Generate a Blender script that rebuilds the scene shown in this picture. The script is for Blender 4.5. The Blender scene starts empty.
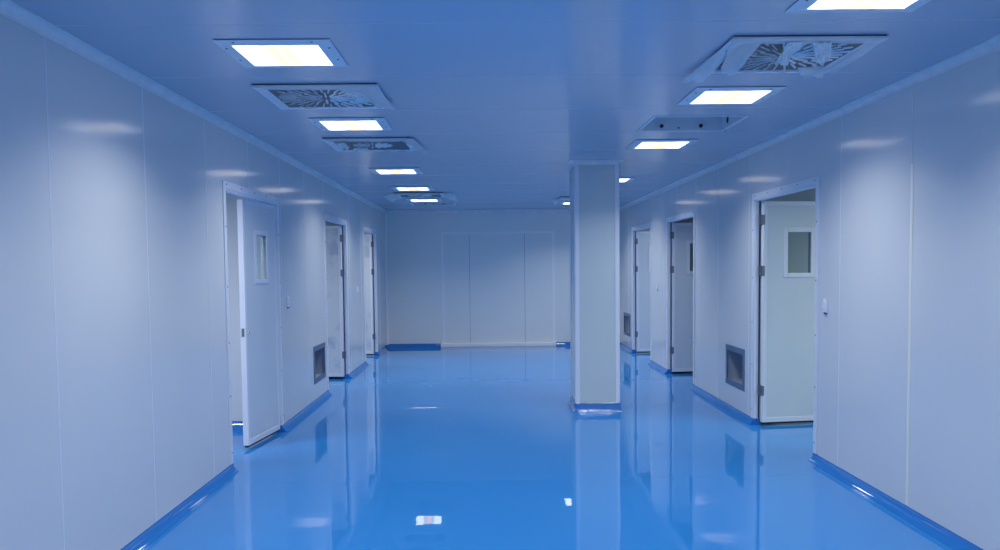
import bpy, bmesh, math, random
from mathutils import Matrix, Vector, noise
random.seed(7)
C = bpy.context.scene.collection
R = math.radians

# ---------------------------------------------------------------- dimensions (metres)
L, RW, D, H = -2.094, 2.692, 17.455, 2.802      # wall planes left / right / back, ceiling height
FRONT = -4.0
def cy(y): return y * .981 - (y * y / 990 if y > 0 else 0)      # row positions on the ceiling
WT = 0.06                                       # wall panel thickness
XOL, XOR = -5.2, 5.8                            # outer walls of the side rooms

# ---------------------------------------------------------------- materials
def mat(name, col, rough=.5, metal=0., spec=.5, bump=None, var=None, coat=0.):
    m = bpy.data.materials.new(name); m.use_nodes = True
    nt = m.node_tree; b = nt.nodes['Principled BSDF']
    b.inputs['Base Color'].default_value = (*col, 1); b.inputs['Roughness'].default_value = rough
    b.inputs['Metallic'].default_value = metal; b.inputs['Specular IOR Level'].default_value = spec
    b.inputs['Coat Weight'].default_value = coat
    tc = nt.nodes.new('ShaderNodeTexCoord')
    if bump:
        prev = None
        for sc, st, dist in bump:
            n = nt.nodes.new('ShaderNodeTexNoise'); n.inputs['Scale'].default_value = sc; n.inputs['Detail'].default_value = 2
            nt.links.new(tc.outputs['Object'], n.inputs['Vector'])
            bp = nt.nodes.new('ShaderNodeBump'); bp.inputs['Strength'].default_value = st; bp.inputs['Distance'].default_value = dist
            nt.links.new(n.outputs['Fac'], bp.inputs['Height'])
            if prev: nt.links.new(prev.outputs['Normal'], bp.inputs['Normal'])
            prev = bp
        nt.links.new(prev.outputs['Normal'], b.inputs['Normal'])
    if var:
        sc, col2, lo, hi = var
        n = nt.nodes.new('ShaderNodeTexNoise'); n.inputs['Scale'].default_value = sc; n.inputs['Detail'].default_value = 5
        nt.links.new(tc.outputs['Object'], n.inputs['Vector'])
        r = nt.nodes.new('ShaderNodeMapRange'); r.inputs[1].default_value = lo; r.inputs[2].default_value = hi
        nt.links.new(n.outputs['Fac'], r.inputs[0])
        mx = nt.nodes.new('ShaderNodeMix'); mx.data_type = 'RGBA'
        mx.inputs[6].default_value = (*col, 1); mx.inputs[7].default_value = (*col2, 1)
        nt.links.new(r.outputs[0], mx.inputs[0]); nt.links.new(mx.outputs[2], b.inputs['Base Color'])
    return m

M = {}
M['wall'] = mat('painted_steel_panel', (.745, .755, .765), .13, spec=.36, bump=[(1.3, .12, .003)], var=(.8, (.71, .73, .75), .35, .7))
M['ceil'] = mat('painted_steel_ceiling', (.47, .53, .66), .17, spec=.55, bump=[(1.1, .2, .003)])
M['floor'] = mat('blue_epoxy', (.030, .24, .64), .008, spec=.55, bump=[(2.6, .24, .004), (8, .04, .0012)], var=(.5, (.036, .26, .67), .35, .7))
M['coving'] = mat('blue_epoxy_coving', (.022, .19, .58), .03, spec=.6, bump=[(3, .12, .004)])
M['wrapped'] = mat('film_wrapped_coving', (.022, .19, .58), .03, spec=.8, bump=[(30, .5, .006)], coat=1.)
M['pillar'] = mat('grey_green_panel', (.60, .67, .69), .16, spec=.35, bump=[(1.3, .12, .003)])
M['backwall'] = mat('painted_steel_back', (.85, .88, .87), .18, spec=.36, bump=[(1.3, .12, .003)])
M['sealant'] = mat('pale_sealant', (.80, .82, .87), .3)
M['cseam'] = mat('ceiling_joint', (.62, .68, .78), .35)
M['bead'] = mat('cream_sealant_bead', (.93, .91, .80), .4)
M['groove'] = mat('dark_joint', (.32, .38, .47), .6)
M['alu'] = mat('white_aluminium', (.80, .83, .90), .32, spec=.5)
M['trim'] = mat('filmed_aluminium_trim', (.88, .83, .84), .4, var=(9, (.78, .76, .80), .4, .65))
M['leaf'] = mat('door_panel', (.70, .75, .79), .28, var=(2.0, (.66, .72, .77), .4, .7))
M['leaf_film'] = mat('door_panel_with_peeling_film', (.70, .75, .78), .3, var=(4.5, (.50, .58, .66), .5, .62))
M['sill'] = mat('white_sill', (.92, .93, .95), .4)
M['hinge'] = mat('dark_steel_hinge', (.20, .23, .28), .45, metal=.4)
M['screw'] = mat('screw_steel', (.22, .26, .34), .4, metal=.4)
M['rubber'] = mat('black_rubber', (.012, .013, .018), .6)
M['steel'] = mat('brushed_steel', (.45, .50, .58), .38, metal=.6)
M['duct'] = mat('galvanised_duct', (.40, .46, .56), .45, metal=.15, var=(5, (.33, .38, .48), .4, .7))
M['grille'] = mat('grey_blue_vent_frame', (.13, .18, .27), .4, metal=.2)
M['plate'] = mat('grey_diffuser_plate', (.085, .095, .125), .42, metal=.2)
M['vane'] = mat('bright_vane', (.80, .83, .88), .3, metal=.2)
M['vframe'] = mat('filmed_vent_frame', (.76, .82, .90), .35)
M['shadow_gap'] = mat('painted_gap_shadow', (.02, .03, .06), .7)  # near-black, paints the shadow between fixture rims and the ceiling
M['hole'] = mat('dark_hole', (.015, .02, .035), .8)
M['switch'] = mat('white_plastic', (.90, .90, .92), .35)
M['wire'] = mat('blue_wire', (.03, .08, .35), .4)
M['box'] = mat('grey_housing', (.62, .68, .76), .45)

def glass_mat():
    m = bpy.data.materials.new('greenish_glass'); m.use_nodes = True
    nt = m.node_tree; b = nt.nodes['Principled BSDF']
    b.inputs['Base Color'].default_value = (.80, .93, .92, 1); b.inputs['Roughness'].default_value = .02
    b.inputs['Transmission Weight'].default_value = 1.; b.inputs['IOR'].default_value = 1.45
    return m
M['glass'] = glass_mat()

def film_mat(name, col, opacity):
    m = bpy.data.materials.new(name); m.use_nodes = True
    nt = m.node_tree; b = nt.nodes['Principled BSDF']
    b.inputs['Base Color'].default_value = (*col, 1); b.inputs['Roughness'].default_value = .22
    b.inputs['Alpha'].default_value = opacity
    return m
M['film'] = film_mat('protective_film', (.80, .84, .90), .68)
M['film_white'] = film_mat('crinkled_clear_film', (.95, .96, .97), .8)

def lamp_mat():
    m = bpy.data.materials.new('lit_diffuser'); m.use_nodes = True
    nt = m.node_tree; b = nt.nodes['Principled BSDF']
    b.inputs['Base Color'].default_value = (.8, .8, .8, 1); b.inputs['Roughness'].default_value = .3
    tc = nt.nodes.new('ShaderNodeTexCoord'); sx = nt.nodes.new('ShaderNodeSeparateXYZ')
    nt.links.new(tc.outputs['Object'], sx.inputs[0])
    mr = nt.nodes.new('ShaderNodeMapRange'); mr.inputs[1].default_value = -.222; mr.inputs[2].default_value = .222
    nt.links.new(sx.outputs['X'], mr.inputs[0])
    cr = nt.nodes.new('ShaderNodeValToRGB'); el = cr.color_ramp.elements
    # three tubes behind the diffuser: cool, warm, cool
    stops = [(0, (.62, .78, 1.)), (.06, (1, 1, 1)), (.27, (1, 1, 1)), (.33, (.36, .48, .72)), (.39, (.80, .47, .12)),
             (.50, (.95, .62, .20)), (.61, (.80, .47, .12)), (.67, (.36, .48, .72)), (.73, (1, 1, 1)), (.94, (1, 1, 1)), (1, (.62, .78, 1.))]
    el[0].position, el[0].color = stops[0][0], (*stops[0][1], 1)
    el[1].position, el[1].color = stops[-1][0], (*stops[-1][1], 1)
    for p, c in stops[1:-1]:
        e = el.new(p); e.color = (*c, 1)
    nt.links.new(mr.outputs[0], cr.inputs[0]); nt.links.new(cr.outputs[0], b.inputs['Emission Color'])
    b.inputs['Emission Strength'].default_value = LAMP_GLOW
    return m
LAMP_GLOW = 2.6
LAMP_W = 15.3
LAMP_COL = (.97, 1.02, 1.03)
SPREAD = 136
M['lamp'] = lamp_mat()

# ---------------------------------------------------------------- helpers
def tag(o, label=None, cat=None, group=None, kind=None):
    if label: o['label'] = label
    if cat: o['category'] = cat
    if group: o['group'] = group
    if kind: o['kind'] = kind
    return o

def empty(name, loc, rz=0):
    o = bpy.data.objects.new(name, None); C.objects.link(o)
    o.location = loc; o.rotation_euler = (0, 0, rz); o.empty_display_size = .1
    return o

def obj(name, bm, mats, parent=None, loc=(0, 0, 0), rz=0, smooth=False):
    me = bpy.data.meshes.new(name)
    bmesh.ops.recalc_face_normals(bm, faces=bm.faces) if bm.faces and not getattr(bm, 'keep', False) else None
    bm.to_mesh(me); bm.free()
    for m in (mats if isinstance(mats, (list, tuple)) else [mats]): me.materials.append(m)
    if smooth:
        for p in me.polygons: p.use_smooth = True
    o = bpy.data.objects.new(name, me); C.objects.link(o)
    o.location = loc; o.rotation_euler = (0, 0, rz)
    if parent: o.parent = parent
    if smooth == 'auto':
        me.set_sharp_from_angle(angle=R(40))
    return o

def box(bm, x0, x1, y0, y1, z0, z1, mi=0, bev=0):
    if x0 > x1: x0, x1 = x1, x0
    if y0 > y1: y0, y1 = y1, y0
    v = [bm.verts.new(p) for p in ((x0, y0, z0), (x1, y0, z0), (x1, y1, z0), (x0, y1, z0), (x0, y0, z1), (x1, y0, z1), (x1, y1, z1), (x0, y1, z1))]
    fs = [bm.faces.new([v[i] for i in q]) for q in ((0, 3, 2, 1), (4, 5, 6, 7), (0, 1, 5, 4), (1, 2, 6, 5), (2, 3, 7, 6), (3, 0, 4, 7))]
    for f in fs: f.material_index = mi
    if bev:
        es = list({e for f in fs for e in f.edges})
        r = bmesh.ops.bevel(bm, geom=es, offset=bev, segments=2, affect='EDGES', profile=.5)
        for f in r['faces']: f.material_index = mi
    return bm

def B(*a, **k): return box(bmesh.new(), *a, **k)

def sweep(bm, prof, axis, a, b, mi=0, cap=True):
    """extrude a closed profile (list of 2D points) along 'x' or 'y' from a to b; profile plane (u, z)"""
    def P(u, z, t): return (t, u, z) if axis == 'x' else (u, t, z)
    r0 = [bm.verts.new(P(u, z, a)) for u, z in prof]; r1 = [bm.verts.new(P(u, z, b)) for u, z in prof]
    n = len(prof)
    for i in range(n):
        f = bm.faces.new((r0[i], r0[(i + 1) % n], r1[(i + 1) % n], r1[i])); f.material_index = mi
    if cap:
        bm.faces.new(r0); bm.faces.new(list(reversed(r1)))
    return bm

def cyl(bm, p, r, h, axis='z', seg=12, mi=0):
    mt = Matrix.Translation(p)
    if axis == 'x': mt = mt @ Matrix.Rotation(R(90), 4, 'Y')
    if axis == 'y': mt = mt @ Matrix.Rotation(R(90), 4, 'X')
    g = bmesh.ops.create_cone(bm, cap_ends=True, segments=seg, radius1=r, radius2=r, depth=h, matrix=mt)
    return bm

def slab(bm, plane, val, thick, ar, br, holes, mi=0):
    """a slab with rectangular holes. plane 'x': a=y b=z; plane 'y': a=x b=z; plane 'z': a=x b=y.
    the face lies at val, the back at val+thick"""
    av = sorted({ar[0], ar[1], *[h[0] for h in holes], *[h[1] for h in holes]})
    bv = sorted({br[0], br[1], *[h[2] for h in holes], *[h[3] for h in holes]})
    cache = {}
    def V(a, b, k):
        key = (a, b, k)
        if key not in cache:
            w = val + (thick if k else 0)
            cache[key] = bm.verts.new({'x': (w, a, b), 'y': (a, w, b), 'z': (a, b, w)}[plane])
        return cache[key]
    def solid(i, j):
        if i < 0 or j < 0 or i >= len(av) - 1 or j >= len(bv) - 1: return False
        a, b = (av[i] + av[i + 1]) / 2, (bv[j] + bv[j + 1]) / 2
        return not any(h[0] < a < h[1] and h[2] < b < h[3] for h in holes)
    for i in range(len(av) - 1):
        for j in range(len(bv) - 1):
            if not solid(i, j): continue
            a0, a1, b0, b1 = av[i], av[i + 1], bv[j], bv[j + 1]
            for k in (0, 1):
                bm.faces.new([V(a0, b0, k), V(a1, b0, k), V(a1, b1, k), V(a0, b1, k)]).material_index = mi
            for (di, dj, e) in ((-1, 0, ((a0, b0), (a0, b1))), (1, 0, ((a1, b0), (a1, b1))), (0, -1, ((a0, b0), (a1, b0))), (0, 1, ((a0, b1), (a1, b1)))):
                if not solid(i + di, j + dj):
                    (p, q), (r, s) = e
                    bm.faces.new([V(p, q, 0), V(r, s, 0), V(r, s, 1), V(p, q, 1)]).material_index = mi
    return bm

# ---------------------------------------------------------------- layout
DOORS = [  # side, near edge of frame, far edge of frame, open angle, label, leaf material
    (-1, 6.79, 8.57, 6.5, 'white door standing slightly ajar at the front of the left wall, lock and narrow window showing', 'leaf'),
    (-1, 10.94, 12.68, 95, 'open door in the left wall, middle one of the three, behind the low wall vent', 'leaf_film'),
    (-1, 14.35, 15.98, 93, 'open door farthest down the left wall, next to the back corner', 'leaf_film'),
    (1, 6.89, 8.63, 98, 'wide open white door nearest on the right wall, with a glazed window', 'leaf'),
    (1, 11.04, 12.79, 96, 'open grey-looking door in the right wall, middle one of the three', 'leaf'),
    (1, 13.97, 15.85, 94, 'open door farthest down the right wall, just past the pillar', 'leaf'),
]
FW, FT = .062, 2.345          # casing width, casing top
VENTS = [(-1, 10.13, 10.83, .26, .70), (1, 8.88, 9.575, .30, .735), (1, 16.08, 16.85, .285, .71)]
HOLES_C = [(1.325, 2.04, cy(6.90), cy(7.62)), (-1.37, -.61, cy(15.96), cy(16.6))]

def openings(s):
    return [(a + FW, b - FW, 0, FT - FW) for (q, a, b, *_) in DOORS if q == s] + \
           [(a, b, c, d) for (q, a, b, c, d) in VENTS if q == s]

# ---------------------------------------------------------------- floor, ceiling, walls
bm = bmesh.new()
box(bm, XOL, XOR, FRONT, D + .1, -.10, 0)
for y in (9.87, 6.47):        # thin raised joints in the epoxy
    sweep(bm, [(y - .008, -.002), (y, .0007), (y + .008, -.002)], 'x', L + .07, RW - .07)
tag(obj('floor', bm, M['floor']), 'glossy blue epoxy floor', 'floor', kind='structure')

bm = slab(bmesh.new(), 'z', H, .08, (XOL, XOR), (FRONT, D + .1), HOLES_C)
y = 4.13 - 1.12 * 7
while y < D:
    for a, b in ((L + .06, RW - .06),):
        if any(h[2] - .05 < y < h[3] + .05 for h in HOLES_C):
            h = [h for h in HOLES_C if h[2] - .05 < y < h[3] + .05][0]
            box(bm, a, h[0] - .03, y - .003, y + .003, H - .0006, H + .001, 1); box(bm, h[1] + .03, b, y - .003, y + .003, H - .0006, H + .001, 1)
        else:
            box(bm, a, b, y - .003, y + .003, H - .0006, H + .001, 1)
    y += 1.12
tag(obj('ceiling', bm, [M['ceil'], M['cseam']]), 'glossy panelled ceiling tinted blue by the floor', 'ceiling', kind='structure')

def side_wall(name, s, X, seams, label, beads=()):
    bm = slab(bmesh.new(), 'x', X, s * WT, (FRONT, D), (0, H), openings(s))
    for y in seams:
        z0 = .07
        for (q, a, b, *_) in DOORS:
            if q == s and a - .03 < y < b + .03: z0 = FT + .01
        w = .006
        box(bm, X - s * .0009, X + s * .002, y - w, y + w, z0, H - .05, 1)
    for y in beads:
        box(bm, X - s * .0022, X + s * .002, y - .016, y + .016, .07, 2.26, 2)
        for k in range(12):                       # thin wobbly bead higher up
            z = 2.26 + k * .04; w = .0035 + .002 * random.random(); dy = .006 * math.sin(k * .9)
            box(bm, X - s * .0025, X + s * .002, y - w + dy, y + w + dy, z, z + .0405, 2)
    return tag(obj(name, bm, [M['wall'], M['sealant'], M['bead']]), label, 'wall', kind='structure')
side_wall('wall_left', -1, L, [-2.65, -1.52, -.39, .74, 1.87, 3.0, 4.13, 5.27, 6.40, 7.53, 8.66, 9.8, 10.93, 12.9, 14.05, 16.4], 'pale steel panel wall on the left with three doorways')
side_wall('wall_right', 1, RW, [-2.5, -1.4, -.3, .85, 2.0, 3.1, 4.25, 6.477, 7.6, 8.75, 9.934, 11.0, 12.1, 13.0, 14.0, 16.3], 'pale steel panel wall on the right with three doorways', beads=(5.384,))

bm = slab(bmesh.new(), 'y', D, .1, (XOL, XOR), (0, H), [])
for x, z0 in ((-1.53, .07), (-.395, 2.36), (.745, 2.36)):
    box(bm, x - .004, x + .004, D - .001, D + .002, z0, H - .05, 1)
for x in (-.38, .75):
    box(bm, x - .004, x + .004, D - .001, D + .002, .075, 2.31, 2)
tag(obj('wall_back', bm, [M['backwall'], M['sealant'], M['groove']]), 'back wall of pale steel panels with a panelled-over doorway', 'wall', kind='structure')
tag(obj('wall_front', slab(bmesh.new(), 'y', FRONT, -.1, (XOL, XOR), (0, H), []), M['wall']), 'plain panel wall behind the viewpoint', 'wall', kind='structure')

# outer walls and partitions of the side rooms
tag(obj('wall_outer_left', slab(bmesh.new(), 'x', XOL, -.1, (FRONT, D), (0, H), []), M['wall']), 'outer wall of the left side rooms', 'wall', kind='structure')
bm = slab(bmesh.new(), 'x', XOR, .1, (FRONT, D), (0, H), [])
tag(obj('wall_outer_right', bm, M['wall']), 'outer wall of the right side rooms', 'wall', kind='structure')
PART_L, PART_R = (4.0, 8.74, 12.85), (4.0, 9.60, 13.6)
bm = bmesh.new()
for y in PART_L: box(bm, XOL, L - WT, y, y + .06, 0, H)
tag(obj('wall_partition_left', bm, M['wall']), 'partition walls seen through the left doorways', 'wall', kind='structure')
bm = bmesh.new()
for y in PART_R:
    box(bm, RW + WT, XOR, y, y + .06, 0, H)
    box(bm, 3.17, 3.178, y - .001, y + .002, .07, H, 1)
tag(obj('wall_partition_right', bm, [M['wall'], M['sealant']]), 'partition walls seen through the right doorways', 'wall', kind='structure')

# ---------------------------------------------------------------- blue coved skirting
def cove(sign, wall, r=.05, h=.066, n=16):
    """concave quarter profile against plane u=wall, room on side 'sign'"""
    pts = [(wall, .001), (wall, h), (wall + sign * .004, h)]
    for i in range(n + 1):
        a = math.pi / 2 * i / n
        c, t, q = 1 - math.cos(a), 1 - math.sin(a), i / n          # arc flattened towards a chamfer
        pts.append((wall + sign * (.004 + r * (.45 * c + .55 * q)), .003 + r * 1.1 * (.45 * t + .55 * (1 - q))))
    pts.append((wall + sign * (.006 + r), .001))
    return pts
def gaps(s, lo, hi):
    segs, t = [], lo
    for (q, a, b, *_) in DOORS:
        if q == s: segs.append((t, a + FW)); t = b - FW
    segs.append((t, hi)); return segs
for nm, s, X, lab in (('baseboard_left', -1, L, 'blue coved skirting along the left wall'), ('baseboard_right', 1, RW, 'blue coved skirting along the right wall')):
    bm = bmesh.new()
    for a, b in gaps(s, FRONT, D):
        sweep(bm, cove(-s, X), 'y', a, b)
        for e, q in ((a, 1), (b, -1)):        # the skirting wraps round each door reveal
            if FRONT < e < D: box(bm, X - s * .006, X + s * WT, e, e - q * .013, 0, .066)
    tag(obj(nm, bm, M['coving'], smooth='auto'), lab, 'skirting', kind='structure')
bm = bmesh.new()
sweep(bm, cove(-1, D, .05, .075), 'x', L, -.99); sweep(bm, cove(-1, D, .05, .075), 'x', 1.385, RW)
tag(obj('baseboard_back', bm, M['coving'], smooth='auto'), 'blue coved skirting on both sides of the back sill', 'skirting', kind='structure')
bm = bmesh.new()
for y in PART_L: sweep(bm, cove(-1, y, .05, .075), 'x', XOL, L - WT)
for y in PART_R: sweep(bm, cove(-1, y, .05, .075), 'x', RW + WT, XOR)
tag(obj('baseboard_partition', bm, M['coving'], smooth='auto'), 'blue coved skirting inside the side rooms', 'skirting', kind='structure')

# ---------------------------------------------------------------- ceiling coves and corner trims
def ccove(sign, wall, r=.05, n=6):
    pts = [(wall, H), (wall, H - r - .004), (wall + sign * .004, H - r - .004)]
    for i in range(n + 1):
        a = math.pi / 2 * i / n
        pts.append((wall + sign * (.004 + r * (1 - math.cos(a))), H - .004 - r * (1 - math.sin(a))))
    pts.append((wall + sign * (.004 + r), H)); return pts
tag(obj('trim_1', sweep(bmesh.new(), ccove(1, L), 'y', FRONT, D), M['trim']), 'pale blue coved trim between the left wall and the ceiling', 'trim', kind='structure')
tag(obj('trim_2', sweep(bmesh.new(), ccove(-1, RW), 'y', FRONT, D), M['trim']), 'pale blue coved trim between the right wall and the ceiling', 'trim', kind='structure')
tag(obj('trim_3', sweep(bmesh.new(), ccove(-1, D, .095), 'x', L + .05, RW - .05), M['trim']), 'pale blue coved trim along the top of the back wall', 'trim', kind='structure')
def vcorner(sx, X):
    bm = bmesh.new(); r = .045; pts = [(X, D), (X, D - r)]
    for i in range(1, 6):
        a = math.pi / 2 * i / 6
        pts.append((X + sx * r * (1 - math.cos(a)), D - r + r * math.sin(a)))
    pts.append((X + sx * r, D))
    lo = [bm.verts.new((x, y, .06)) for x, y in pts]; hi = [bm.verts.new((x, y, H - .05)) for x, y in pts]
    for i in range(len(pts)): bm.faces.new((lo[i], lo[(i + 1) % len(pts)], hi[(i + 1) % len(pts)], hi[i]))
    return bm
tag(obj('trim_4', vcorner(1, L), M['sill']), 'upright rounded trim in the left back corner', 'trim', kind='structure')
tag(obj('trim_5', vcorner(-1, RW), M['sill']), 'upright rounded trim in the right back corner', 'trim', kind='structure')
# frame and sill of the panelled-over doorway in the back wall
bm = bmesh.new()
box(bm, -.955, -.905, D - .006, D + .001, .075, 2.36, bev=.002); box(bm, 1.315, 1.365, D - .006, D + .001, .075, 2.36, bev=.002)
box(bm, -.905, 1.315, D - .006, D + .001, 2.315, 2.36, bev=.002)
tag(obj('trim_6', bm, M['sill']), 'thin frame around the panelled-over doorway in the back wall', 'trim', kind='structure')
tag(obj('trim_7', B(-.99, 1.385, D - .05, D, 0, .075, bev=.006), M['sill']), 'white sill at the foot of the panelled-over doorway', 'trim', kind='structure')

# ---------------------------------------------------------------- doors
LW, LH, LT = .800, 2.262, .05
LZ = .036
screw_me = None
def screw(parent, loc, axis, r=.006):
    o = obj('screw', cyl(bmesh.new(), (0, 0, 0), r, .006, axis, 8), M['screw'], parent, loc); return o

def leaf(parent, s, loc, rz, mt, mirror=1, full=True, hinged=True):
    """leaf built along local +x; corridor face at local y = -s*LT*mirror"""
    f = -s * mirror; y0, y1 = 0, f * LT           # y1 = corridor face
    wx0, wx1, wz0, wz1 = .215, .555, 1.50, 2.0    # window outer frame
    inn = .045
    bm = slab(bmesh.new(), 'y', y0 + f * .002, f * (LT - .004), (.002, LW - .002), (LZ, LH), [(wx0 + inn, wx1 - inn, wz0 + inn, wz1 - inn)])
    lf = obj('leaf', bm, mt, parent, loc, rz)
    bm = bmesh.new(); e = .042
    for (a, b, c, d) in ((0, e, LZ, LH + .002), (LW - e, LW, LZ, LH + .002), (e, LW - e, LZ, LZ + .05), (e, LW - e, LH + .002 - e, LH + .002)):
        box(bm, a, b, y0 - f * .0015, y1 + f * .0015, c, d, bev=.003)
    obj('edge_frame', bm, M['alu'], lf)
    bm = bmesh.new()
    for (a, b, c, d) in ((wx0, wx0 + inn, wz0, wz1), (wx1 - inn, wx1, wz0, wz1), (wx0 + inn, wx1 - inn, wz0, wz0 + inn), (wx0 + inn, wx1 - inn, wz1 - inn, wz1)):
        box(bm, a, b, y0 - f * .008, y1 + f * .008, c, d, bev=.004)
    obj('window_frame', bm, M['alu'], lf)
    obj('window_glass', B(wx0 + inn, wx1 - inn, f * (LT / 2 - .003), f * (LT / 2 + .003), wz0 + inn, wz1 - inn), M['glass'], lf)
    obj('bottom_seal', B(.006, LW - .006, f * .010, f * (LT - .010), .018, LZ), M['rubber'], lf)
    if full:
        for z in (.36, 1.57, 2.08):
            bm = bmesh.new()
            if hinged:
                box(bm, -.026, -.001, f * -.010, f * .012, z - .05, z + .05, bev=.002)
                box(bm, -.006, .016, f * (LT - .02), f * (LT + .004), z - .05, z + .05, bev=.002)
                cyl(bm, (-.006, f * .018, z), .009, .104, 'z', 10)
            else: cyl(bm, (-.003, f * -.006, z), .008, .104, 'z', 10)
            o = obj('hinge', bm, M['hinge'], lf); o['label'] = 'dark steel hinge'
        bm = B(LW + .0005, LW + .004, f * .012, f * .035, 1.03, 1.105, bev=.001)
        obj('lock_plate', bm, M['hinge'], lf)
        bm = bmesh.new(); cyl(bm, (LW - .075, y1 + f * .002, 1.06), .026, .006, 'y', 18)
        obj('lock_cylinder', bm, M['switch'], lf)
        obj('keyhole', B(LW - .080, LW - .070, y1 + f * .004, y1 + f * .0065, 1.045, 1.075), M['rubber'], lf)
    return lf

for n, (s, a, b, ang, lab, mt) in enumerate(DOORS, 1):
    X = L if s < 0 else RW
    root = empty('door_%d' % n, (X, (a + b) / 2, 0)); tag(root, lab, 'door', kind='structure')
    hw = (b - a) / 2; iw = hw - FW
    bm = bmesh.new()
    for face in (0, 1):          # casing on the corridor side and on the room side
        x0, x1 = (-s * .010, s * .002) if face == 0 else (s * (WT - .002), s * (WT + .010))
        box(bm, x0, x1, -hw, -iw, .067, FT, bev=.003); box(bm, x0, x1, iw, hw, .067, FT, bev=.003)
        box(bm, x0, x1, -iw, iw, FT - FW, FT, bev=.003)
    box(bm, 0, s * WT, -iw - .002, -iw + .012, .067, FT - FW); box(bm, 0, s * WT, iw - .012, iw + .002, .067, FT - FW)
    box(bm, 0, s * WT, -iw, iw, FT - FW - .012, FT - FW + .002)
    obj('frame', bm, M['alu'], root)
    if n in (1, 2, 4, 5):
        for k in range(5): screw(root, (-s * .011, -hw + .08 + k * (2 * hw - .16) / 4, FT - FW * .42), 'x')
        for z in (.16, .62, 1.05, 1.5, 1.98):
            screw(root, (-s * .011, -hw + FW * .55, z), 'x'); screw(root, (-s * .011, hw - FW * .55, z), 'x')
    hy = iw - .026; px = s * (WT - .002)
    for sy in ((1, -1) if ang > 30 else ()): obj('rubber_seal', B(s * .040, s * .050, sy * (iw - .0245), sy * (iw - .011), .07, FT - FW - .014), M['rubber'], root)
    th = R(ang)
    leaf(root, s, (px, hy, 0), R(-90) + s * th, M[mt], hinged=ang > 30)
    # the second leaf of the pair, folded fully back into the side room
    o = leaf(root, s, (px, -hy, 0), R(90) - s * R(93), M[mt], mirror=-1, full=False)

# ---------------------------------------------------------------- low wall vents
vl = ['steel-framed square wall vent low on the left wall, between the first two doors',
      'steel-framed open wall vent low on the right wall, beside the nearest open door',
      'small steel-framed wall vent low on the right wall, beyond the pillar']
for (s, a, b, c, d), lab in zip(VENTS, vl):
    X = L if s < 0 else RW
    root = empty('wall_vent', (X, (a + b) / 2, c)); tag(root, lab, 'vent', 'low wall vents')
    hw, hh, fw = (b - a) / 2, d - c, .058
    bm = bmesh.new()
    x0, x1 = -s * .006, s * .004
    box(bm, x0, x1, -hw - .004, -hw + fw, -.004, hh + .004, bev=.002); box(bm, x0, x1, hw - fw, hw + .004, -.004, hh + .004, bev=.002)
    box(bm, x0, x1, -hw + fw, hw - fw, -.004, fw, bev=.002); box(bm, x0, x1, -hw + fw, hw - fw, hh - fw, hh + .004, bev=.002)
    obj('frame', bm, M['grille'], root)
    bm = bmesh.new(); dp = s * .26; e = .004
    bx0, bx1, by, bz0, bz1 = s * .005, dp, hw - fw * .7, fw * .7, hh - fw * .7
    box(bm, bx0, bx1, -by - e, -by, bz0 - e, bz1 + e); box(bm, bx0, bx1, by, by + e, bz0 - e, bz1 + e)
    box(bm, bx0, bx1, -by, by, bz0 - e, bz0); box(bm, bx0, bx1, -by, by, bz1, bz1 + e)
    box(bm, bx1, bx1 + s * e, -by - e, by + e, bz0 - e, bz1 + e)
    obj('duct_box', bm, M['duct'], root)

# ---------------------------------------------------------------- wall switches
def switch(s, y, z, lab, wire=True):
    X = L if s < 0 else RW
    root = empty('wall_switch', (X, y, z - .055)); tag(root, lab, 'switch', 'wall switches')
    obj('back_plate', B(0, -s * .014, -.032, .032, 0, .11, bev=.003), M['switch'], root)
    obj('rocker', B(-s * .013, -s * .022, -.02, .02, .03, .09, bev=.003), M['switch'], root)
    if wire:
        bm = bmesh.new()
        box(bm, -s * .002, -s * .018, -.026, .010, -.012, .004, bev=.003)
        o = obj('cable_clip', bm, M['wire'], root); o['label'] = 'dark blue clip below the switch'
switch(1, 6.735, 1.30, 'small white wall switch nearest on the right wall, before the wide open door')
switch(-1, 8.87, 1.295, 'small white wall switch on the left wall just past the ajar door')
switch(-1, 13.6, 1.30, 'tiny white wall switch on the left wall between the two farther doors', False)
switch(1, 13.45, 1.30, 'tiny white wall switch on the right wall between the two farther doors')

# ---------------------------------------------------------------- pillar
PX0, PX1, PY0, PY1 = .965, 1.468, 9.47, 10.03
root = empty('pillar', ((PX0 + PX1) / 2, (PY0 + PY1) / 2, 0))
tag(root, 'square panelled pillar standing on the blue floor right of centre', 'pillar')
hx, hy = (PX1 - PX0) / 2, (PY1 - PY0) / 2
obj('shaft', B(-hx + .006, hx - .006, -hy + .006, hy - .006, .0, H), M['pillar'], root)
for sx in (-1, 1):
    for sy in (-1, 1):
        bm = bmesh.new(); w = .05; r = .014
        pts = [(w, .0), (r, 0)] + [(r - r * math.sin(t), r - r * math.cos(t)) for t in [math.pi / 2 * i / 4 for i in range(1, 5)]] + [(0, w), (.008, w), (.008, .008), (w, .008)]
        pts = [(sx * (hx - u), sy * (hy - v)) for u, v in pts]
        lo = [bm.verts.new((x, y, .08)) for x, y in pts]; hi = [bm.verts.new((x, y, H - .04)) for x, y in pts]
        for i in range(len(pts)): bm.faces.new((lo[i], lo[(i + 1) % len(pts)], hi[(i + 1) % len(pts)], hi[i]))
        bm.faces.new(lo); bm.faces.new(hi)
        obj('corner_trim', bm, M['alu'], root)
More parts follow.
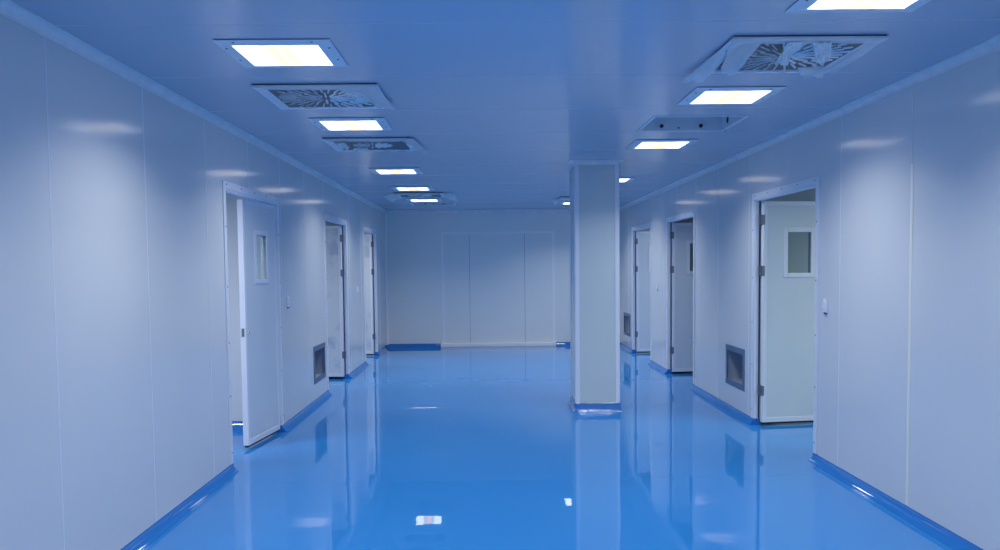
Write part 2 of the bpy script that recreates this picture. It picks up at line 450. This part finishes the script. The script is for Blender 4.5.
def ring(bm, prof, hx, hy):
    """sweep an (outward offset, z) open profile round a rectangle"""
    loops = []
    for (o, z) in prof:
        loops.append([bm.verts.new(p) for p in ((-hx - o, -hy - o, z), (hx + o, -hy - o, z), (hx + o, hy + o, z), (-hx - o, hy + o, z))])
    for A, Bq in zip(loops, loops[1:]):
        for i in range(4): bm.faces.new((A[i], A[(i + 1) % 4], Bq[(i + 1) % 4], Bq[i]))
    return bm
prof = [(0, .098), (.004, .098), (.005, .09)]
for i in range(9):
    a = math.pi / 2 * i / 8; prof.append((.005 + .020 * (1 - math.cos(a)), .012 + .07 * (1 - math.sin(a))))
prof += [(.027, .001)]
bm = ring(bmesh.new(), prof, hx, hy)
bmesh.ops.subdivide_edges(bm, edges=[e for e in bm.edges if e.calc_length() > .3], cuts=22, use_grid_fill=True)
for v in bm.verts:
    if .005 < v.co.z < .092:
        d = noise.noise(Vector((v.co.x * 22, v.co.y * 22, v.co.z * 30))) * .006
        v.co.x += d * (1 if v.co.x > 0 else -1) * (abs(v.co.x) > hx - .002); v.co.y += d * (1 if v.co.y > 0 else -1) * (abs(v.co.y) > hy - .002)
o = obj('base_coving', bm, M['wrapped'], root, smooth=True); o['label'] = 'blue skirting wrapped in crinkled clear film'
prof = [(0, H - .05), (.004, H - .05)] + [(.004 + .045 * (1 - math.cos(math.pi / 2 * i / 6)), H - .046 + .044 * math.sin(math.pi / 2 * i / 6)) for i in range(7)] + [(.05, H - .0005)]
obj('cornice', ring(bmesh.new(), prof, hx, hy), M['trim'], root)

# ---------------------------------------------------------------- ceiling lights
def make_light():
    root = empty('ceiling_light', (0, 0, 0))
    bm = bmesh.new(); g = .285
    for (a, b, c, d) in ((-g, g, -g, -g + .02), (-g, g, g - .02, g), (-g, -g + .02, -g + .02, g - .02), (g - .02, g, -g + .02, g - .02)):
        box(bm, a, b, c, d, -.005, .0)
    obj('shadow_gap', bm, M['shadow_gap'], root)  # dark strips standing in for the shadow line above the lamp frame
    bm = bmesh.new(); ro, ri = .297, .222
    lv = [(ro, -.004), (ro, -.006), (ri + .01, -.013), (ri, -.0135), (ri, -.008), (ri + .02, -.004)]
    loops = [[bm.verts.new((x * r, y * r, z)) for x, y in ((-1, -1), (1, -1), (1, 1), (-1, 1))] for r, z in lv]
    for k in range(len(lv)):
        A, Bq = loops[k], loops[(k + 1) % len(lv)]
        for i in range(4): bm.faces.new((A[i], A[(i + 1) % 4], Bq[(i + 1) % 4], Bq[i]))
    obj('frame', bm, M['vframe'], root)
    obj('diffuser', B(-ri, ri, -ri, ri, -.0125, -.006), M['lamp'], root)
    for x, y in ((-.2, -.268), (.2, -.268), (-.268, .1), (.268, .1), (-.268, -.15), (.268, -.15)):
        obj('screw', cyl(bmesh.new(), (0, 0, 0), .006, .004, 'z', 8), M['screw'], root, (x, y, -.0105))
    return root
def lamp_light(root, watts, col, spread=None):
    ld = bpy.data.lights.new('lamp_glow', 'AREA'); ld.shape = 'SQUARE'; ld.size = .44
    ld.energy = watts; ld.color = col; ld.spread = R(spread or SPREAD)
    lo = bpy.data.objects.new('lamp_glow', ld); C.objects.link(lo); lo.parent = root; lo.location = (0, 0, -.016)

def copy_tree(o, parent=None):
    c = o.copy(); C.objects.link(c)
    if parent: c.parent = parent
    for ch in list(o.children):
        copy_tree(ch, c)
    return c

XL, XRR = -1.088, 1.680
LIGHTS = [
    (XL, 4.805, 'lit square ceiling light nearest in the left row'),
    (XL, 7.15, 'lit square ceiling light second in the left row, between two torn air vents'),
    (XL, 10.63, 'lit square ceiling light third in the left row, beyond the second air vent'),
    (XL, 12.98, 'lit square ceiling light fourth in the left row, just before the film-draped vent'),
    (XL, 15.27, 'lit square ceiling light farthest in the left row, near the back wall'),
    (XRR, 3.77, 'lit square ceiling light at the top right, cut by the upper picture edge'),
    (XRR, 6.08, 'lit square ceiling light between the torn vent and the open housing in the right row'),
    (XRR, 8.47, 'lit square ceiling light just beyond the open ceiling housing in the right row'),
    (XRR, 11.95, 'lit square ceiling light peeking out right of the pillar top'),
    (XRR, 14.05, 'square ceiling light fully hidden behind the pillar'),
    (1.625, 16.28, 'lit square ceiling light at the left edge of the pillar, near the back wall'),
]
proto = None
for (x, y, lab) in LIGHTS + [(XL, yy, 'ceiling light behind the viewpoint in the left row') for yy in (2.4, .0, -2.4)] + [(XRR, yy, 'ceiling light behind the viewpoint in the right row') for yy in (1.4, -.9, -3.2)]:
    if proto is None: proto = make_light(); o = proto
    else: o = copy_tree(proto)
    o.location = (x, cy(y), H)
    tag(o, lab, 'ceiling light', 'square ceiling lights')
allroots = [o for o in C.objects if o.name.startswith('ceiling_light')]
ROOMS = [(-3.6, 6.5, 56, (.95, 1., 1.08)), (-3.6, 10.8, 30, (1., 1., 1.)), (-3.6, 15., 32, (1., 1., 1.)), (4.2, 6.6, 42, (.92, 1.02, .88)), (4.2, 11., 8, (.75, .88, 1.1)), (4.2, 15., 24, (.9, 1., 1.08))]
for o in allroots: lamp_light(o, LAMP_W, LAMP_COL)
for x, y, w, c in ROOMS:
    o = copy_tree(proto)
    for ch in list(o.children):
        if ch.type == 'LIGHT': bpy.data.objects.remove(ch)
    o.location = (x, y, H); tag(o, 'ceiling light inside a side room, out of sight', 'ceiling light', 'side room ceiling lights')
    lamp_light(o, w, c, 160)

# ---------------------------------------------------------------- ceiling air vents with torn film
def patch(corners, nu=14, nv=10, amp=.012, freq=9, seed=0, rag=.02, curl=0.):
    """a thin crumpled sheet spanned between four corners (ragged far edge)"""
    bm = bmesh.new(); c = [Vector(p) for p in corners]; g = []
    for j in range(nv + 1):
        row = []
        for i in range(nu + 1):
            u, v = i / nu, j / nv
            p = (c[0] * (1 - u) + c[1] * u) * (1 - v) + (c[3] * (1 - u) + c[2] * u) * v
            w = math.sin(math.pi * min(1, v * 1.2) / 2)
            q = Vector((p.x * freq + seed, p.y * freq, seed * 3.1))
            p = p + Vector((0, 0, -abs(noise.noise(q)) * amp * 2 * (.15 + w) - abs(noise.noise(q * 2.7)) * amp * .7 * (.15 + w) - curl * v * v))
            if j == nv: p += (c[2] - c[1]).normalized() * noise.noise(Vector((u * 6 + seed, seed, 0))) * rag * 2
            row.append(bm.verts.new(p))
        g.append(row)
    for j in range(nv):
        for i in range(nu): bm.faces.new((g[j][i], g[j][i + 1], g[j + 1][i + 1], g[j + 1][i]))
    return bm

def air_vent(x, y, lab, films, whites=(), size=.80, rings=3):
    root = empty('air_vent', (x, cy(y), H)); tag(root, lab, 'air vent', 'ceiling air vents')
    h = size / 2; pw = h - .075
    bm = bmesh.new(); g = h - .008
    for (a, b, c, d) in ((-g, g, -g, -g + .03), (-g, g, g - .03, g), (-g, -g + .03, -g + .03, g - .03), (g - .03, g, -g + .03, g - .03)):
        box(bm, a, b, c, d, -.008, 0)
    obj('shadow_gap', bm, M['shadow_gap'], root)  # dark strips painting the shadow line above the vent frame
    bm = bmesh.new()
    for (a, b, c, d) in ((-h, h, -h, -pw), (-h, h, pw, h), (-h, -pw, -pw, pw), (pw, h, -pw, pw)):
        box(bm, a, b, c, d, -.014, -.008, bev=.001)
    obj('frame', bm, M['vframe'], root)
    obj('diffuser_plate', B(-pw, pw, -pw, pw, -.012, -.003), M['plate'], root)
    bm = bmesh.new()
    def vane(a, r0, r1, w, z0=-.012, hgt=.014):
        ca, sa = math.cos(a), math.sin(a)
        P = lambda r, t, z: (ca * r - sa * t, sa * r + ca * t, z)
        hgt = .007
        v = [bm.verts.new(p) for p in (P(r0, -w, z0), P(r1, -w, z0), P(r1, w, z0), P(r0, w, z0), P(r0, w * .2, z0 - hgt), P(r1, w * .2, z0 - hgt), P(r1, w, z0 - hgt * .9), P(r0, w, z0 - hgt * .9))]
        for q in ((0, 3, 2, 1), (4, 5, 6, 7), (0, 1, 5, 4), (1, 2, 6, 5), (2, 3, 7, 6), (3, 0, 4, 7)): bm.faces.new([v[i] for i in q])
    for k in range(16):
        vane(k * math.pi / 8 + .13, .04 + .03 * (k % 2), .19, .007)
    for k in range(32 if rings > 1 else 0):
        vane(k * math.pi / 16 + .05, .20 - .02 * (k % 2), .31, .006)
    for k in range(24 if rings > 2 else 0):
        if k % 6 in (2, 3, 4): vane(k * math.pi / 12 + .18, .31, .36, .007)
    o = obj('swirl_vanes', bm, M['vane'], root)
    for i, (cs, am, cu) in enumerate(films):
        o = obj('protective_film', patch(cs, amp=am, seed=i * 2.3 + x, curl=cu), M['film'], root, smooth=True); o['label'] = 'peeling pale protective film'
    for i, cs in enumerate(whites):
        o = obj('crinkled_film', patch(cs, 22, 14, amp=.03, freq=26, seed=i * 4.7 + x, rag=.02), M['film_white'], root, smooth=False); o['label'] = 'crinkled white scrap of film'
    return root

z = -.017
air_vent(-1.083, 5.99, 'air vent with torn film and radial vanes, nearest in the left ceiling row', [
    (((-.20, .28, z), (.36, .28, z), (.42, .44, -.004), (-.26, .44, -.004)), .004, 0),
    (((.25, -.34, z), (.39, -.40, z), (.43, .38, -.02), (.30, .30, z)), .007, .002),
    (((-.41, -.40, z), (.40, -.40, z), (.36, -.30, z), (-.37, -.31, z)), .003, 0),
    (((.12, -.34, z), (.27, -.34, z), (.27, -.12, -.02), (.19, -.16, -.02)), .006, 0)])
air_vent(-1.073, 8.30, 'air vent with a lens-shaped tear in its film, second in the left ceiling row', [
    (((-.40, -.40, z), (.40, -.40, z), (.34, -.27, z), (-.34, -.29, z)), .004, 0),
    (((-.24, .24, z), (.30, .26, z), (.38, .44, -.006), (-.32, .44, -.006)), .004, 0),
    (((.30, -.38, z), (.42, -.40, z), (.48, .44, -.025), (.38, .25, z)), .008, .006)],
    whites=(((-.30, -.24, -.02), (-.22, -.25, -.02), (-.20, -.10, -.03), (-.27, -.06, -.03)), ((-.20, .12, -.02), (-.06, .13, -.02), (-.06, .18, -.018), (-.2, .19, -.018))), rings=1)
air_vent(-1.075, 14.15, 'air vent draped in sagging film between the two farthest lights of the left row', [
    (((-.42, -.42, z), (.42, -.42, z), (.38, -.22, z - .002), (-.36, -.20, z - .002)), .006, .0),
    (((-.36, .20, z), (.36, .22, z), (.42, .44, -.008), (-.42, .44, -.008)), .006, .0),
    (((-.38, -.40, z), (-.30, .30, z), (-.50, .42, -.07), (-.56, -.22, -.03)), .016, .0),
    (((.36, .30, z), (.40, -.40, z), (.56, -.30, -.01), (.58, .45, -.06)), .016, .0)], rings=1)
air_vent(1.662, 4.90, 'large air vent with ragged film and radial vanes, near the upper right of the picture', [
    (((-.40, -.40, z), (.40, -.40, z), (.36, -.29, z), (-.36, -.29, z)), .004, 0),
    (((-.40, -.38, z), (-.23, -.34, z), (-.20, .30, -.04), (-.30, .22, -.025)), .010, .006),
    (((-.41, -.20, z), (-.33, -.10, z), (-.33, .50, -.035), (-.45, .56, -.02)), .010, .0),
    (((.16, .25, z), (.30, .20, z), (.40, .46, -.02), (.28, .46, -.02)), .010, .0),
    (((.34, -.34, z), (.40, -.40, z), (.43, .40, -.02), (.36, .36, z)), .006, .0),
    (((-.30, .33, z), (.30, .33, z), (.32, .42, -.006), (-.32, .42, -.006)), .004, 0)],
    whites=(((-.10, -.34, -.022), (-.02, -.35, -.022), (-.02, -.06, -.045), (-.08, -.02, -.05)), ((.03, -.34, -.022), (.13, -.34, -.022), (.22, -.08, -.04), (.17, -.03, -.045))))
air_vent(1.625, 15.25, 'half-hidden air vent with loose film at the left edge of the pillar top', [
    (((-.40, -.42, z), (.42, -.42, z), (.38, -.16, z - .01), (-.30, -.10, z - .01)), .012, .0),
    (((-.38, -.40, z), (-.20, .10, z), (-.42, .45, -.06), (-.52, .0, -.03)), .016, .0)])

def open_housing(h, lab):
    x0, x1, y0, y1 = h; cx, cy = (x0 + x1) / 2, (y0 + y1) / 2; hx, hy = (x1 - x0) / 2, (y1 - y0) / 2
    root = empty('ceiling_housing', (cx, cy, H)); tag(root, lab, 'vent housing', 'open ceiling housings')
    bm = bmesh.new(); dp = .20; e = .004
    box(bm, -hx, -hx + e, -hy, hy, -.001, dp); box(bm, hx - e, hx, -hy, hy, -.001, dp)
    box(bm, -hx + e, hx - e, -hy, -hy + e, -.001, dp); box(bm, -hx + e, hx - e, hy - e, hy, -.001, dp); box(bm, -hx, hx, -hy, hy, dp, dp + e)
    obj('housing', bm, M['box'], root)
    bm = bmesh.new(); w = .02
    for (a, b, c, d) in ((-hx - w, hx + w, -hy - w, -hy + .002), (-hx - w, hx + w, hy - .002, hy + w), (-hx - w, -hx + .002, -hy, hy), (hx - .002, hx + w, -hy, hy)):
        box(bm, a, b, c, d, -.006, .0, bev=.001)
    obj('rim', bm, M['alu'], root)
    for x in (-.17, .17):
        bm = bmesh.new(); box(bm, x - .05, x + .05, hy - .012, hy - e, .035, .075, bev=.003)
        obj('bracket', bm, M['box'], root)
        bm = bmesh.new(); cyl(bm, (x, hy - .016, .035), .016, .014, 'y', 12); cyl(bm, (x, hy - .026, .035), .009, .02, 'y', 10)
        o = obj('bolt', bm, M['hole'], root); o['label'] = 'dark bolt'
    for ax, px, py, pz in (('z', hx + .045, hy + .06, -.0005), ('x', hx - e, -.18, .05), ('x', hx - e, .16, .055), ('x', -hx + e, .16, .05), ('y', -.02, hy - e, .02)):
        bm = bmesh.new(); cyl(bm, (px, py, pz), .012 if ax == 'z' else .008 if ax == 'y' else .03, .004, ax, 14)
        obj('bolt_hole', bm, M['hole'], root)
open_housing(HOLES_C[0], 'open rectangular ceiling housing with bolts, between two lights of the right row')
open_housing(HOLES_C[1], 'open ceiling housing with dark holes, farthest in the left row by the back wall')

# ---------------------------------------------------------------- camera, world, colour management
pitch, yaw, roll, py, ch = .0552, .0134, .0103, 313.815, 1.6367
F = 850.
fwd = Vector((math.sin(yaw) * math.cos(pitch), math.cos(yaw) * math.cos(pitch), -math.sin(pitch)))
rt = Vector((math.cos(yaw), -math.sin(yaw), 0)); up = rt.cross(fwd)
r2 = math.cos(roll) * rt - math.sin(roll) * up; u2 = math.cos(roll) * up + math.sin(roll) * rt
cd = bpy.data.cameras.new('camera'); cam = bpy.data.objects.new('camera', cd); C.objects.link(cam)
m = Matrix((r2, u2, -fwd)).transposed().to_4x4(); m.translation = Vector((0, 0, ch)); cam.matrix_world = m
cd.sensor_width = 36; cd.sensor_fit = 'HORIZONTAL'; cd.lens = F * 36 / 1000
cd.shift_y = (py - 275) / 1000; cd.clip_start = .05
sc = bpy.context.scene; sc.camera = cam
w = bpy.data.worlds.new('world'); sc.world = w; w.use_nodes = True
w.node_tree.nodes['Background'].inputs[0].default_value = (.05, .07, .1, 1); w.node_tree.nodes['Background'].inputs[1].default_value = .2
sc.view_settings.view_transform = 'Standard'; sc.view_settings.look = 'None'; sc.view_settings.exposure = 0.; sc.view_settings.gamma = 1
sc.view_settings.use_curve_mapping = False
